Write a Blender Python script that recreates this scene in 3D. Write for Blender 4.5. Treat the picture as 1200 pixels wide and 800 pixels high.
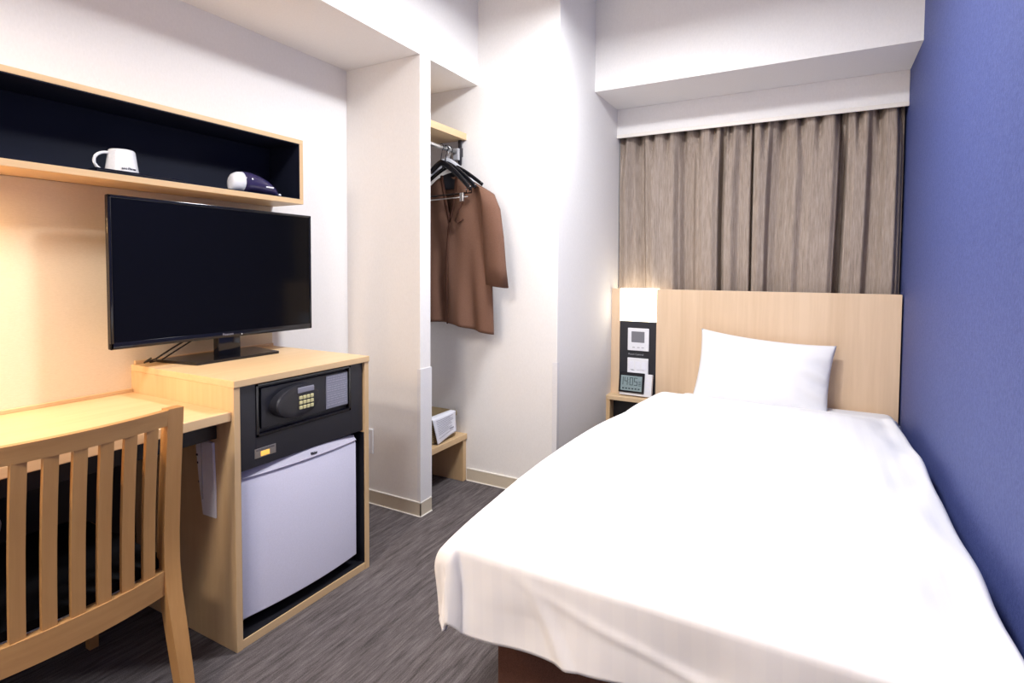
import bpy, bmesh, math, random
from mathutils import Vector, Matrix, noise

for o in list(bpy.data.objects):
    bpy.data.objects.remove(o, do_unlink=True)
C = bpy.context.scene.collection
random.seed(7)

# ------------------------------------------------------------------ camera
F, CY, CAMZ = 649.78, 341.97, 1.17
cam_d = bpy.data.cameras.new('camera')
cam_d.sensor_width = 36.0
cam_d.lens = F * 36.0 / 1200.0
cam_d.shift_y = -(400.0 - CY) / 1200.0
cam_d.clip_start = 0.02
cam = bpy.data.objects.new('camera', cam_d)
C.objects.link(cam)
_r = Vector((0.87505989, 0.48397942, 0.00584075))
_u = Vector((-0.02449019, 0.03222124, 0.99918068))
_f = Vector((-0.48339469, 0.87448597, -0.04004827))
M = Matrix((( _r.x, _u.x, -_f.x, 0), (_r.y, _u.y, -_f.y, 0), (_r.z, _u.z, -_f.z, CAMZ), (0, 0, 0, 1)))
cam.matrix_world = M
bpy.context.scene.camera = cam

# ------------------------------------------------------------------ world, lights, exposure
w = bpy.data.worlds.new('world'); bpy.context.scene.world = w; w.use_nodes = True
w.node_tree.nodes['Background'].inputs[0].default_value = (0.9, 0.92, 1.0, 1)
w.node_tree.nodes['Background'].inputs[1].default_value = 0.15
vs = bpy.context.scene.view_settings
vs.view_transform = 'Standard'; vs.look = 'None'; vs.gamma = 1.0; vs.use_curve_mapping = False
vs.exposure = 0.40
LIGHT_COL = (0.94, 0.96, 1.0)

def area(name, loc, power, col, size, shape='DISK', rot=(0, 0, 0), size_y=None, spread=180):
    d = bpy.data.lights.new(name, 'AREA'); d.energy = power; d.color = col
    d.shape = shape; d.size = size; d.spread = math.radians(spread)
    if size_y: d.size_y = size_y
    o = bpy.data.objects.new(name, d); C.objects.link(o); o.location = loc; o.rotation_euler = rot
    return o

CEIL = [(-0.66, 1.95, 2.50, 34), (-0.95, 0.0, 2.50, 13)]          # x, y, z, watts of the two ceiling lamps
for i, (x, y, z, p) in enumerate(CEIL):
    area('ceiling_lamp_light', (x, y, z - 0.012), p, LIGHT_COL, 0.34)
area('added_warm_fill_light', (-1.05, -0.85, 2.57), 32, (1.0, 0.86, 0.72), 0.34)  # warm fill added behind the camera to brighten faces turned towards it
area('desk_strip_light', (-1.97, 0.30, 1.40), 6.0, (1.0, 0.60, 0.25), 0.40, 'RECTANGLE', (0, 0, math.pi / 2), 0.03)

# ------------------------------------------------------------------ constants of the room
XW, XB, XS, XR = -2.085, -1.623, -1.145, 0.378
YP, YP2, YK, YB, YW, YE = 2.052, 2.131, 2.545, 3.038, 3.44, 3.62
ZH, ZB, ZB2, ZC, YF = 2.154, 2.187, 2.010, 2.70, -1.35
T = 0.12

# ------------------------------------------------------------------ materials
def lin(r, g, b):
    f = lambda c: ((c / 255 + 0.055) / 1.055) ** 2.4 if c > 10 else c / 255 / 12.92
    return (f(r), f(g), f(b), 1.0)

class Mat:
    def __init__(s, name):
        s.m = bpy.data.materials.new(name); s.m.use_nodes = True
        s.t = s.m.node_tree; s.n = s.t.nodes; s.b = s.n['Principled BSDF']
    def node(s, kind, **kw):
        nd = s.n.new(kind)
        for k, v in kw.items(): setattr(nd, k, v)
        return nd
    def link(s, a, b): s.t.links.new(a, b)
    def coords(s, scale):
        tc = s.node('ShaderNodeTexCoord'); mp = s.node('ShaderNodeMapping')
        mp.inputs['Scale'].default_value = scale
        s.link(tc.outputs['Object'], mp.inputs['Vector'])
        return mp.outputs['Vector']
    def noise(s, vec, scale, detail=4, rough=0.5):
        nd = s.node('ShaderNodeTexNoise'); nd.inputs['Scale'].default_value = scale
        nd.inputs['Detail'].default_value = detail; nd.inputs['Roughness'].default_value = rough
        s.link(vec, nd.inputs['Vector']); return nd.outputs['Fac']
    def ramp(s, fac, stops):
        r = s.node('ShaderNodeValToRGB'); e = r.color_ramp.elements
        while len(e) < len(stops): e.new(0.5)
        for el, (p, c) in zip(e, stops): el.position = p; el.color = c
        s.link(fac, r.inputs['Fac']); return r.outputs['Color']
    def bump(s, h, strength, dist=0.002):
        b = s.node('ShaderNodeBump'); b.inputs['Strength'].default_value = strength
        b.inputs['Distance'].default_value = dist
        s.link(h, b.inputs['Height']); s.link(b.outputs['Normal'], s.b.inputs['Normal'])

def plain(name, col, rough=0.5, metal=0.0, spec=0.5, bump=0.0, bscale=200, emis=None, estr=0, coat=0):
    m = Mat(name); m.b.inputs['Roughness'].default_value = rough
    m.b.inputs['Metallic'].default_value = metal
    m.b.inputs['Specular IOR Level'].default_value = spec
    if coat: m.b.inputs['Coat Weight'].default_value = coat
    v = m.coords((1, 1, 1)); n = m.noise(v, bscale, 3)
    c0 = tuple(min(1, x * 0.97) for x in col[:3]) + (1,); c1 = tuple(min(1, x * 1.03) for x in col[:3]) + (1,)
    m.link(m.ramp(n, [(0.3, c0), (0.7, c1)]), m.b.inputs['Base Color'])
    if bump: m.bump(n, bump)
    if emis:
        m.b.inputs['Emission Color'].default_value = emis; m.b.inputs['Emission Strength'].default_value = estr
    return m.m

def wood(name, light, dark, axis='z', fine=60, rough=0.42, contrast=1.0):
    m = Mat(name); m.b.inputs['Roughness'].default_value = rough
    sc = {'x': (0.05, 1, 1), 'y': (1, 0.05, 1), 'z': (1, 1, 0.05)}[axis]
    v = m.coords(sc)
    a = m.noise(v, fine, 5, 0.6); b = m.noise(v, fine / 8, 2, 0.5)
    mx = m.node('ShaderNodeMath', operation='ADD'); m.link(a, mx.inputs[0]); m.link(b, mx.inputs[1])
    hf = m.node('ShaderNodeMath', operation='MULTIPLY'); m.link(mx.outputs[0], hf.inputs[0]); hf.inputs[1].default_value = 0.5
    m.link(m.ramp(hf.outputs[0], [(0.5 - 0.2 / contrast, dark), (0.5 + 0.15 / contrast, light)]), m.b.inputs['Base Color'])
    m.bump(a, 0.05)
    return m.m

def paper(name, c0, c1, scale=(1, 1, 1), ns=90, bump=0.25, rough=0.8, spec=0.25, sheen=0):
    m = Mat(name); m.b.inputs['Roughness'].default_value = rough; m.b.inputs['Specular IOR Level'].default_value = spec
    v = m.coords(scale); n = m.noise(v, ns, 6, 0.65)
    m.link(m.ramp(n, [(0.32, c0), (0.68, c1)]), m.b.inputs['Base Color']); m.bump(n, bump)
    if sheen: m.b.inputs['Sheen Weight'].default_value = sheen
    return m.m

WALL = paper('white_wallpaper', (0.84, 0.815, 0.79, 1), (0.88, 0.855, 0.83, 1), (1, 1, 0.5), 140, 0.18)
CEILM = plain('ceiling_white', (0.87, 0.86, 0.84), 0.85, bump=0.1)
BLUE = paper('blue_wallpaper', (0.046, 0.064, 0.205, 1), (0.080, 0.104, 0.28, 1), (1, 1, 1), 110, 0.55, 0.62, 0.3)
BEIGEP = paper('beige_panel_cloth', (0.74, 0.63, 0.46, 1), (0.80, 0.69, 0.52, 1), (1, 1, 4), 120, 0.15)
SKIRT = plain('beige_skirting', lin(208, 196, 176), 0.5)
SKIRTL = plain('skirting_lip', lin(236, 230, 220), 0.5)
GUARD = plain('corner_guard_plastic', lin(230, 228, 229), 0.35)
def carpet():
    m = Mat('carpet'); m.b.inputs['Roughness'].default_value = 0.95; m.b.inputs['Specular IOR Level'].default_value = 0.1
    v = m.coords((1, 0.07, 1)); a = m.noise(v, 230, 4, 0.7); b = m.noise(v, 60, 3, 0.6)
    v2 = m.coords((1, 1, 1)); c = m.noise(v2, 420, 2, 0.6)
    s = m.node('ShaderNodeMath', operation='ADD'); m.link(a, s.inputs[0]); m.link(b, s.inputs[1])
    s2 = m.node('ShaderNodeMath', operation='ADD'); m.link(s.outputs[0], s2.inputs[0]); m.link(c, s2.inputs[1])
    d = m.node('ShaderNodeMath', operation='DIVIDE'); m.link(s2.outputs[0], d.inputs[0]); d.inputs[1].default_value = 3.0
    m.link(m.ramp(d.outputs[0], [(0.39, (0.048, 0.041, 0.041, 1)), (0.5, (0.112, 0.096, 0.096, 1)), (0.61, (0.190, 0.166, 0.166, 1))]), m.b.inputs['Base Color'])
    m.bump(d.outputs[0], 0.7, 0.004); return m.m
CARPET = carpet()
MAPLE = wood('maple_laminate_upright', (0.70, 0.49, 0.275, 1), (0.60, 0.395, 0.205, 1), 'z', 55)
MAPLEY = wood('maple_laminate_along', (0.72, 0.51, 0.29, 1), (0.64, 0.43, 0.225, 1), 'y', 55)
MAPLEX = wood('maple_laminate_across', (0.74, 0.55, 0.34, 1), (0.64, 0.45, 0.26, 1), 'x', 55)
MAPLEH = wood('maple_headboard', (0.76, 0.565, 0.385, 1), (0.655, 0.465, 0.295, 1), 'z', 40, 0.42, 1.15)
OAKZ = wood('oak_upright', (0.49, 0.265, 0.10, 1), (0.39, 0.195, 0.068, 1), 'z', 70, 0.45)
OAKY = wood('oak_along', (0.49, 0.27, 0.105, 1), (0.37, 0.185, 0.068, 1), 'y', 45, 0.45, 1.3)
BLACK = plain('black_board', (0.008, 0.008, 0.012), 0.45)
NAVYB = plain('navy_black_lining', (0.008, 0.010, 0.022), 0.55, spec=0.15)
BLKMETAL = plain('black_metal', (0.018, 0.018, 0.024), 0.38, bump=0.1, bscale=600)
BLKGLOSS = plain('black_gloss_plastic', (0.006, 0.006, 0.009), 0.12)
SCREEN = plain('dark_screen', (0.003, 0.003, 0.004), 0.09, spec=0.22)
LEATHER = plain('black_leather', (0.004, 0.004, 0.005), 0.6, spec=0.08, bump=0.2, bscale=300)
FRIDGE = plain('fridge_white', lin(214, 213, 232), 0.35)
FRIDGEL = plain('fridge_lip_grey', lin(186, 184, 200), 0.4)
WHITEP = plain('white_plastic', (0.80, 0.80, 0.83), 0.35)
PAPERW = plain('white_paper', (0.80, 0.80, 0.86), 0.7)
GREYP = plain('grey_plastic', (0.40, 0.40, 0.42), 0.4)
SILVER = plain('silver_metal', (0.62, 0.62, 0.62), 0.28, metal=1.0)
TEXTK = plain('dark_print', (0.03, 0.03, 0.05), 0.6)
TEXTG = plain('grey_print', (0.30, 0.30, 0.36), 0.6)
KEYY = plain('key_yellow', lin(205, 198, 150), 0.5)
LCDG = plain('lcd_grey_green', lin(138, 156, 158), 0.3)
LCDD = plain('lcd_dark_grey', lin(120, 120, 126), 0.3)
LCDT = plain('lcd_digits', lin(40, 60, 66), 0.4)
PURPLE = plain('dark_purple_plastic', (0.035, 0.028, 0.085), 0.15)
MUGW = plain('glazed_white', (0.78, 0.78, 0.80), 0.2)
SHIRT = paper('brown_cotton', (0.150, 0.078, 0.052, 1), (0.190, 0.102, 0.070, 1), (1, 1, 1), 260, 0.15, 0.9, 0.1)
SHIRTD = paper('brown_cotton_trim', (0.07, 0.030, 0.020, 1), (0.09, 0.042, 0.028, 1), (1, 1, 1), 260, 0.1, 0.9, 0.1)
BEDB = paper('brown_bed_cloth', (0.085, 0.040, 0.030, 1), (0.13, 0.064, 0.048, 1), (1, 1, 1), 350, 0.4, 0.95, 0.1)
BASKET = None
def basketm():
    m = Mat('woven_straw'); m.b.inputs['Roughness'].default_value = 0.7
    v = m.coords((1, 1, 1)); w_ = m.node('ShaderNodeTexWave'); w_.bands_direction = 'Z'; w_.inputs['Scale'].default_value = 32
    w_.inputs['Distortion'].default_value = 1.5; m.link(v, w_.inputs['Vector'])
    n = m.noise(v, 90, 4)
    a = m.node('ShaderNodeMath', operation='MULTIPLY'); m.link(w_.outputs['Fac'], a.inputs[0]); m.link(n, a.inputs[1])
    m.link(m.ramp(a.outputs[0], [(0.05, (0.16, 0.11, 0.05, 1)), (0.5, (0.42, 0.33, 0.17, 1))]), m.b.inputs['Base Color'])
    m.bump(a.outputs[0], 0.6, 0.004); return m.m
BASKET = basketm()
def curtainm():
    m = Mat('taupe_curtain_cloth'); m.b.inputs['Roughness'].default_value = 0.9; m.b.inputs['Specular IOR Level'].default_value = 0.15
    v = m.coords((1, 0.3, 0.045)); a = m.noise(v, 430, 5, 0.7)
    v2 = m.coords((1, 1, 0.05)); b = m.noise(v2, 170, 3, 0.6)
    s = m.node('ShaderNodeMath', operation='ADD'); m.link(a, s.inputs[0]); m.link(b, s.inputs[1])
    d = m.node('ShaderNodeMath', operation='MULTIPLY'); m.link(s.outputs[0], d.inputs[0]); d.inputs[1].default_value = 0.5
    m.link(m.ramp(d.outputs[0], [(0.36, (0.250, 0.198, 0.160, 1)), (0.5, (0.355, 0.288, 0.238, 1)), (0.64, (0.45, 0.372, 0.315, 1))]), m.b.inputs['Base Color'])
    m.bump(a, 0.5, 0.003); return m.m
CURT = curtainm()
def sheetm(name, stripes):
    m = Mat(name); m.b.inputs['Roughness'].default_value = 0.75; m.b.inputs['Specular IOR Level'].default_value = 0.2
    v = m.coords((1, 1, 1))
    if stripes:
        w_ = m.node('ShaderNodeTexWave'); w_.bands_direction = 'X'; w_.wave_profile = 'SIN'
        w_.inputs['Scale'].default_value = 6.2; m.link(v, w_.inputs['Vector'])
        m.link(m.ramp(w_.outputs['Fac'], [(0.42, (0.850, 0.846, 0.852, 1)), (0.58, (0.87, 0.865, 0.865, 1))]), m.b.inputs['Base Color'])
        m.link(m.ramp(w_.outputs['Fac'], [(0.42, (0.60, 0.60, 0.60, 1)), (0.58, (0.72, 0.72, 0.72, 1))]), m.b.inputs['Roughness'])
    else:
        m.b.inputs['Base Color'].default_value = (0.86, 0.86, 0.875, 1)
    m.bump(m.noise(v, 500, 2), 0.05); return m.m
SHEET = sheetm('striped_satin_duvet', True)
PILLOWM = sheetm('white_pillow_cotton', False)
LAMPW = plain('lit_lamp_diffuser', (0.9, 0.88, 0.8), 0.5, emis=(1.0, 0.88, 0.66, 1), estr=3.2)
CLAMP = plain('lit_ceiling_diffuser', (0.9, 0.9, 0.9), 0.5, emis=(0.97, 0.96, 1.0, 1), estr=6)
STRIPM = plain('lit_strip_diffuser', (0.9, 0.85, 0.7), 0.5, emis=(1.0, 0.72, 0.38, 1), estr=8)
ORANGE = plain('glowing_orange_print', lin(250, 190, 90), 0.4, emis=lin(255, 190, 90), estr=0.5)  # sticker print with a faint glow put into its colour, not a lamp
CLEARL = plain('grey_label_film', lin(132, 132, 146), 0.35)

# ------------------------------------------------------------------ geometry helpers
def nb(): return bmesh.new()
def box(bm, x0, x1, y0, y1, z0, z1, bev=0.0015, seg=2):
    t = bmesh.new(); bmesh.ops.create_cube(t, size=1.0)
    for v in t.verts:
        v.co = Vector(((x0 + x1) / 2 + v.co.x * (x1 - x0), (y0 + y1) / 2 + v.co.y * (y1 - y0), (z0 + z1) / 2 + v.co.z * (z1 - z0)))
    if bev:
        bev = min(bev, 0.45 * min(abs(x1 - x0), abs(y1 - y0), abs(z1 - z0)))
        bmesh.ops.bevel(t, geom=list(t.edges), offset=bev, segments=seg, profile=0.5, affect='EDGES')
    me = bpy.data.meshes.new('t'); t.to_mesh(me); t.free(); bm.from_mesh(me); bpy.data.meshes.remove(me)
    return bm
def B(*a, **k): return box(nb(), *a, **k)
def tube(bm, pts, r, n=10, flat=None, closed=False, up=(0, 0, 1)):
    pts = [Vector(p) for p in pts]; rings = []
    for i, p in enumerate(pts):
        a = pts[max(i - 1, 0)]; b = pts[min(i + 1, len(pts) - 1)]
        if closed: a = pts[i - 1]; b = pts[(i + 1) % len(pts)]
        d = (b - a).normalized(); u = Vector(up)
        if abs(d.dot(u)) > 0.95: u = Vector((1, 0, 0)) if abs(d.x) < 0.9 else Vector((0, 1, 0))
        s = d.cross(u).normalized(); u2 = s.cross(d).normalized()
        rr = r[i] if isinstance(r, (list, tuple)) else r
        f = flat if flat else 1.0
        rings.append([bm.verts.new(p + s * math.cos(2 * math.pi * k / n) * rr * f + u2 * math.sin(2 * math.pi * k / n) * rr) for k in range(n)])
    m = len(rings)
    for i in range(m if closed else m - 1):
        A, Bq = rings[i], rings[(i + 1) % m]
        for k in range(n): bm.faces.new((A[k], A[(k + 1) % n], Bq[(k + 1) % n], Bq[k]))
    if not closed:
        bm.faces.new(rings[0][::-1]); bm.faces.new(rings[-1])
    return bm
def lathe(bm, c, prof, n=28, axis='z', cap=True):
    rings = []
    for (r, h) in prof:
        ring = []
        for k in range(n):
            a = 2 * math.pi * k / n; p = (r * math.cos(a), r * math.sin(a), h)
            if axis == 'x': p = (h, p[0], p[1])
            if axis == 'y': p = (p[0], h, p[1])
            ring.append(bm.verts.new(Vector(c) + Vector(p)))
        rings.append(ring)
    for i in range(len(rings) - 1):
        for k in range(n): bm.faces.new((rings[i][k], rings[i][(k + 1) % n], rings[i + 1][(k + 1) % n], rings[i + 1][k]))
    if cap: bm.faces.new(rings[0][::-1]); bm.faces.new(rings[-1])
    return bm
def sweep(bm, secs):
    """secs: list of closed vertex loops of equal count, joined and capped"""
    rings = [[bm.verts.new(p) for p in s] for s in secs]; n = len(rings[0])
    for i in range(len(rings) - 1):
        for k in range(n): bm.faces.new((rings[i][k], rings[i][(k + 1) % n], rings[i + 1][(k + 1) % n], rings[i + 1][k]))
    bm.faces.new(rings[0][::-1]); bm.faces.new(rings[-1]); return bm
def bevel_all(bm, off, seg=2, ang=0.5):
    es = [e for e in bm.edges if len(e.link_faces) == 2 and e.calc_face_angle(0) > ang]
    bmesh.ops.bevel(bm, geom=es, offset=off, segments=seg, profile=0.5, affect='EDGES'); return bm

ORIG = {}
def obj(name, bm, mat, parent=None, smooth=False, label=None, mats=None):
    bmesh.ops.recalc_face_normals(bm, faces=bm.faces)
    p = parent
    while p is not None and p.name not in ORIG: p = p.parent
    if p is not None: bmesh.ops.translate(bm, verts=bm.verts, vec=-ORIG[p.name])
    me = bpy.data.meshes.new(name); bm.to_mesh(me); bm.free()
    me.materials.append(mat)
    for m in (mats or []): me.materials.append(m)
    if smooth is True: me.shade_smooth()
    elif smooth == 'auto':
        me.shade_smooth()
        try: me.set_sharp_from_angle(angle=math.radians(35))
        except Exception: pass
    o = bpy.data.objects.new(name, me); C.objects.link(o)
    if parent: o.parent = parent
    if label: o['label'] = label
    return o
def thing(name, label, cat, loc, group=None):
    o = bpy.data.objects.new(name, None); C.objects.link(o); o.location = loc; o.empty_display_size = 0.05
    o['label'] = label; o['category'] = cat
    if group: o['group'] = group
    ORIG[o.name] = Vector(loc); return o
def tag(o, label, cat, group=None):
    o['label'] = label; o['category'] = cat
    if group: o['group'] = group
    return o
def struct(name, bm, m, smooth=False):
    o = obj(name, bm, m, smooth=smooth); o['kind'] = 'structure'; return o
def text(name, s, size, loc, rot, mat, parent, ext=0.0003, label=None, align='CENTER', sx=1.0):
    cu = bpy.data.curves.new(name, 'FONT'); cu.body = s; cu.size = size; cu.extrude = ext; cu.align_x = align; cu.align_y = 'CENTER'
    t = bpy.data.objects.new(name, cu); C.objects.link(t)
    dg = bpy.context.evaluated_depsgraph_get(); me = bpy.data.meshes.new_from_object(t.evaluated_get(dg))
    bpy.data.objects.remove(t); me.name = name
    me.transform(Matrix.Translation(loc) @ Matrix([list(rw) + [0] for rw in rot] + [[0, 0, 0, 1]]) @ Matrix.Diagonal((sx, 1, 1, 1)))
    p = parent
    while p is not None and p.name not in ORIG: p = p.parent
    if p is not None: me.transform(Matrix.Translation(-ORIG[p.name]))
    me.materials.clear(); me.materials.append(mat)
    o = bpy.data.objects.new(name, me); C.objects.link(o); o.parent = parent
    if label: o['label'] = label
    return o
FX = ((0, 0, 1), (1, 0, 0), (0, 1, 0))       # text facing +x, reading towards +y
FY = ((1, 0, 0), (0, 0, -1), (0, 1, 0))      # text facing -y, reading towards +x

# ================================================================== ROOM
struct('floor', B(XW - T, XR + T, YF - T, YE + T, -0.05, 0.0, bev=0), CARPET)
struct('ceiling', B(XW - T, XR + T, YF - T, YE + T, ZC, ZC + 0.06, bev=0), CEILM)
struct('wall_left', B(XW - T, XW, YF, YK, 0, ZH + 0.05, bev=0), WALL)
struct('wall_right', B(XR, XR + T, YF, YE, 0, ZC, bev=0), BLUE)
struct('wall_back', B(XS, XR, YE, YE + T, 0, ZC, bev=0), WALL)
struct('wall_front', B(XW - T, XR + T, YF - T, YF, 0, ZC, bev=0), WALL)
struct('wall_closet', B(XW - T, XS, YK, YE, 0, ZC, bev=0.002), WALL)
struct('wall_header', B(XW - T, XB, YF, YK, ZH, ZC, bev=0), WALL)
struct('wall_partition', B(XW, XB, YP, YP2, 0, ZH, bev=0.002), WALL)
b = nb(); box(b, XS, XR, YB, YE, ZB, ZC, bev=0); box(b, XS, XR, YW, YW + 0.02, ZB2, ZB, bev=0.002)
struct('wall_window_bulkhead', b, WALL)
b = nb(); box(b, XS, XR, YW - 0.006, YW, ZB2 - 0.004, ZB2 + 0.018, bev=0.002)
struct('trim_1', b, SKIRTL)

def skirt(name, a, c, face):
    """face: 'x+' or 'y-'; a,c = (fixed, from, to)"""
    b = nb(); fx, lo, hi = a
    if face == 'y-': box(b, lo, hi, fx - 0.006, fx, 0, 0.064, bev=0.001)
    else: box(b, fx, fx + 0.006, lo, hi, 0, 0.064, bev=0.001)
    o = struct(name, b, SKIRT)
    b = nb()
    if face == 'y-': box(b, lo, hi, fx - 0.007, fx, 0.064, 0.070, bev=0.001); box(b, lo, hi, fx - 0.011, fx, 0, 0.004, bev=0.001)
    else: box(b, fx, fx + 0.007, lo, hi, 0.064, 0.070, bev=0.001); box(b, fx, fx + 0.011, lo, hi, 0, 0.004, bev=0.001)
    l = obj('skirting_lip', b, SKIRTL, o)
    return o
skirt('baseboard_partition', (YP, XW, XB + 0.006), None, 'y-')
skirt('baseboard_partition_end', (XB, YP - 0.006, YP2 + 0.002), None, 'x+')
skirt('baseboard_closet', (YK, -1.684, XS + 0.006), None, 'y-')
skirt('baseboard_side', (XS, YK, 3.2), None, 'x+')
skirt('baseboard_left', (XW, YF, 0.0), None, 'x+')

# plastic corner guards on the free corners
b = nb()
pts = [(XB - 0.016, YP - 0.004), (XB + 0.004, YP - 0.004), (XB + 0.004, YP2 + 0.004), (XB - 0.016, YP2 + 0.004), (XB - 0.016, YP2), (XB - 0.0005, YP2), (XB - 0.0005, YP), (XB - 0.016, YP)]
sweep(b, [[Vector((x, y, z)) for x, y in pts] for z in (0.071, 0.702)]); bevel_all(b, 0.003, 3)
o = struct('trim_2', b, GUARD); o['label'] = 'white plastic corner guard on partition end'
b = nb()
pts = [(XS - 0.024, YK), (XS - 0.024, YK - 0.003), (XS + 0.003, YK - 0.003), (XS + 0.003, YK + 0.024), (XS, YK + 0.024), (XS, YK)]
sweep(b, [[Vector((x, y, z)) for x, y in pts] for z in (0.071, 0.702)]); bevel_all(b, 0.0012, 2)
o = struct('trim_3', b, GUARD); o['label'] = 'white plastic corner guard beside the closet'

# beige cloth wall panel behind desk and television
b = nb(); box(b, XW, XW + 0.006, -0.4, 1.603, 0.745, 1.436, bev=0.001)
o = tag(obj('wall_panel', b, BEIGEP), 'beige cloth-covered wall panel behind the television between shelf and desk', 'wall panel')

# ceiling lamps (out of frame, they light the room; the warm one is an added fill)
t = thing('ceiling_light', 'round warm fill lamp added out of view behind the camera', 'light', (-1.05, -0.85, ZC))
b = nb(); lathe(b, (-1.05, -0.85, 0), [(0.10, ZC), (0.10, 2.64), (0.20, 2.63), (0.215, 2.61), (0.215, 2.584)], 40); obj('housing', b, WHITEP, t, 'auto')
b = nb(); lathe(b, (-1.05, -0.85, 0), [(0.203, 2.583), (0.203, 2.579)], 40); obj('diffuser', b, CLAMP, t)
for i, (x, y, z, p) in enumerate(CEIL):
    t = thing('ceiling_light', 'round white ceiling light over the bed side' if i == 0 else 'round white ceiling light nearer the room door', 'light', (x, y, ZC))
    b = nb(); lathe(b, (x, y, 0), [(0.10, ZC), (0.10, z + 0.06), (0.20, z + 0.05), (0.215, z + 0.03), (0.215, z + 0.004), (0.205, z + 0.002)], 40); obj('housing', b, WHITEP, t, 'auto')
    b = nb(); lathe(b, (x, y, 0), [(0.203, z + 0.004), (0.203, z)], 40); obj('diffuser', b, CLAMP, t)
t = thing('shelf_strip_light', 'warm slim strip light under the left end of the wall shelf', 'light', (-1.97, 0.30, 1.43))
obj('housing', B(-1.99, -1.95, 0.08, 0.52, 1.412, 1.4345), WHITEP, t)
obj('diffuser', B(-1.986, -1.954, 0.085, 0.515, 1.406, 1.412), STRIPM, t)

# ================================================================== CABINET, SAFE, FRIDGE
XC, Y1, Y2, ZT = -1.518, 1.033, 1.602, 0.834
cab = thing('fridge_cabinet', 'light wood open cabinet at the desk end holding safe and fridge', 'cabinet', ((XW + XC) / 2, (Y1 + Y2) / 2, 0))
obj('cabinet_top', B(XW + 0.006, XC + 0.004, Y1, Y2, ZT - 0.022, ZT, bev=0.002), MAPLEY, cab)
obj('side_panel', B(XW + 0.001, XC, Y1 + 0.001, Y1 + 0.022, 0, ZT - 0.022), MAPLE, cab)
obj('side_panel', B(XW + 0.001, XC, Y2 - 0.023, Y2 - 0.001, 0, ZT - 0.022), MAPLE, cab)
obj('plinth', B(XW + 0.03, XC - 0.002, Y1 + 0.022, Y2 - 0.023, 0.0, 0.028), MAPLEY, cab)
b = nb(); e = 0.0006
box(b, XW + 0.001, XW + 0.010, Y1 + 0.022 + e, Y2 - 0.023 - e, 0.028, ZT - 0.023, bev=0)
box(b, XW + 0.01, XC - 0.004, Y1 + 0.022 + e, Y1 + 0.0245, 0.028, 0.54, bev=0)
box(b, XW + 0.01, XC - 0.004, Y2 - 0.0265, Y2 - 0.023 - e, 0.028, 0.54, bev=0)
box(b, XW + 0.01, XC - 0.004, Y1 + 0.0245, Y2 - 0.0265, 0.028 + e, 0.032, bev=0)
obj('black_lining', b, BLACK, cab)
obj('rear_lip', B(XW + 0.006, XW + 0.016, Y1 + 0.01, Y2 - 0.001, ZT, ZT + 0.012), MAPLEY, cab)

safe = thing('hotel_safe', 'black metal electronic safe above the mini fridge', 'safe', (-1.75, 1.32, 0.56))
S0, S1, SZ0, SZ1 = 1.0585, 1.576, 0.548, ZT - 0.0235
b = nb()
xf = XC - 0.010
box(b, -1.98, xf - 0.012, S0, S1, SZ0, SZ1, bev=0.001)
DY0, DY1, DZ0, DZ1 = 1.114, 1.515, 0.640, 0.808
box(b, xf - 0.013, xf, S0, DY0, SZ0, SZ1, bev=0.001)
box(b, xf - 0.013, xf, DY1, S1, SZ0, SZ1, bev=0.001)
box(b, xf - 0.013, xf, DY0, DY1, SZ0, DZ0, bev=0.001)
obj('safe_body', b, BLKMETAL, safe)
b = nb()
for q in ((DY0, DY0 + .010, DZ0, DZ1), (DY1 - .010, DY1, DZ0, DZ1), (DY0, DY1, DZ0, DZ0 + .010), (DY0, DY1, DZ1 - .008, DZ1)): box(b, xf - 0.012, xf + 0.003, *q, bev=0.0015)
obj('door_frame', b, BLKGLOSS, safe)
door = obj('safe_door', B(xf - 0.012, xf - 0.002, DY0 + .022, DY1 - .014, DZ0 + .022, DZ1 - .016, bev=0.002), BLKMETAL, safe)
# egg shaped keypad pod with bulging left grip
b = nb(); N = 40
def egg(sc, x):
    out = []
    for k in range(N):
        a = 2 * math.pi * k / N; cy = 1.262; r = 0.098
        yy = cy + r * math.cos(a) * sc; hz = 0.055 + 0.004 * math.cos(a)
        zz = 0.727 + hz * math.sin(a) * sc
        out.append(Vector((x, yy, zz)))
    return out
def tilt(lst, k=0.26):
    return [Vector((p.x + max(0, (1.262 - p.y)) * k * (1 if p.x > xf else 0), p.y, p.z)) for p in lst]
sweep(b, [egg(1.0, xf - 0.004), tilt(egg(1.0, xf + 0.006)), tilt(egg(0.95, xf + 0.012)), tilt(egg(0.84, xf + 0.0145)), tilt(egg(0.65, xf + 0.015)), tilt(egg(0.45, xf + 0.015)), tilt(egg(0.25, xf + 0.015)), tilt(egg(0.05, xf + 0.015))])
pod = obj('keypad_pod', b, BLKMETAL, door, 'auto')
kb = nb()
for r in range(3):
    for c in range(4):
        y = 1.268 + c * 0.0155; z = 0.742 - r * 0.0165
        box(kb, xf + 0.012, xf + 0.0185, y, y + 0.0125, z - 0.012, z, bev=0.002)
obj('keys', kb, KEYY, pod, label='pale yellow number keys')
b = nb(); box(b, xf + 0.012, xf + 0.0178, 1.262, 1.330, 0.752, 0.771, bev=0.006, seg=3); obj('display', b, CLEARL, pod, label='small grey display window')
lb = obj('instruction_label', B(xf - 0.0025, xf + 0.0005, 1.398, 1.500, 0.668, 0.786, bev=0.0004), CLEARL, door, label='grey instruction label with small lines')
b = nb()
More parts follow.
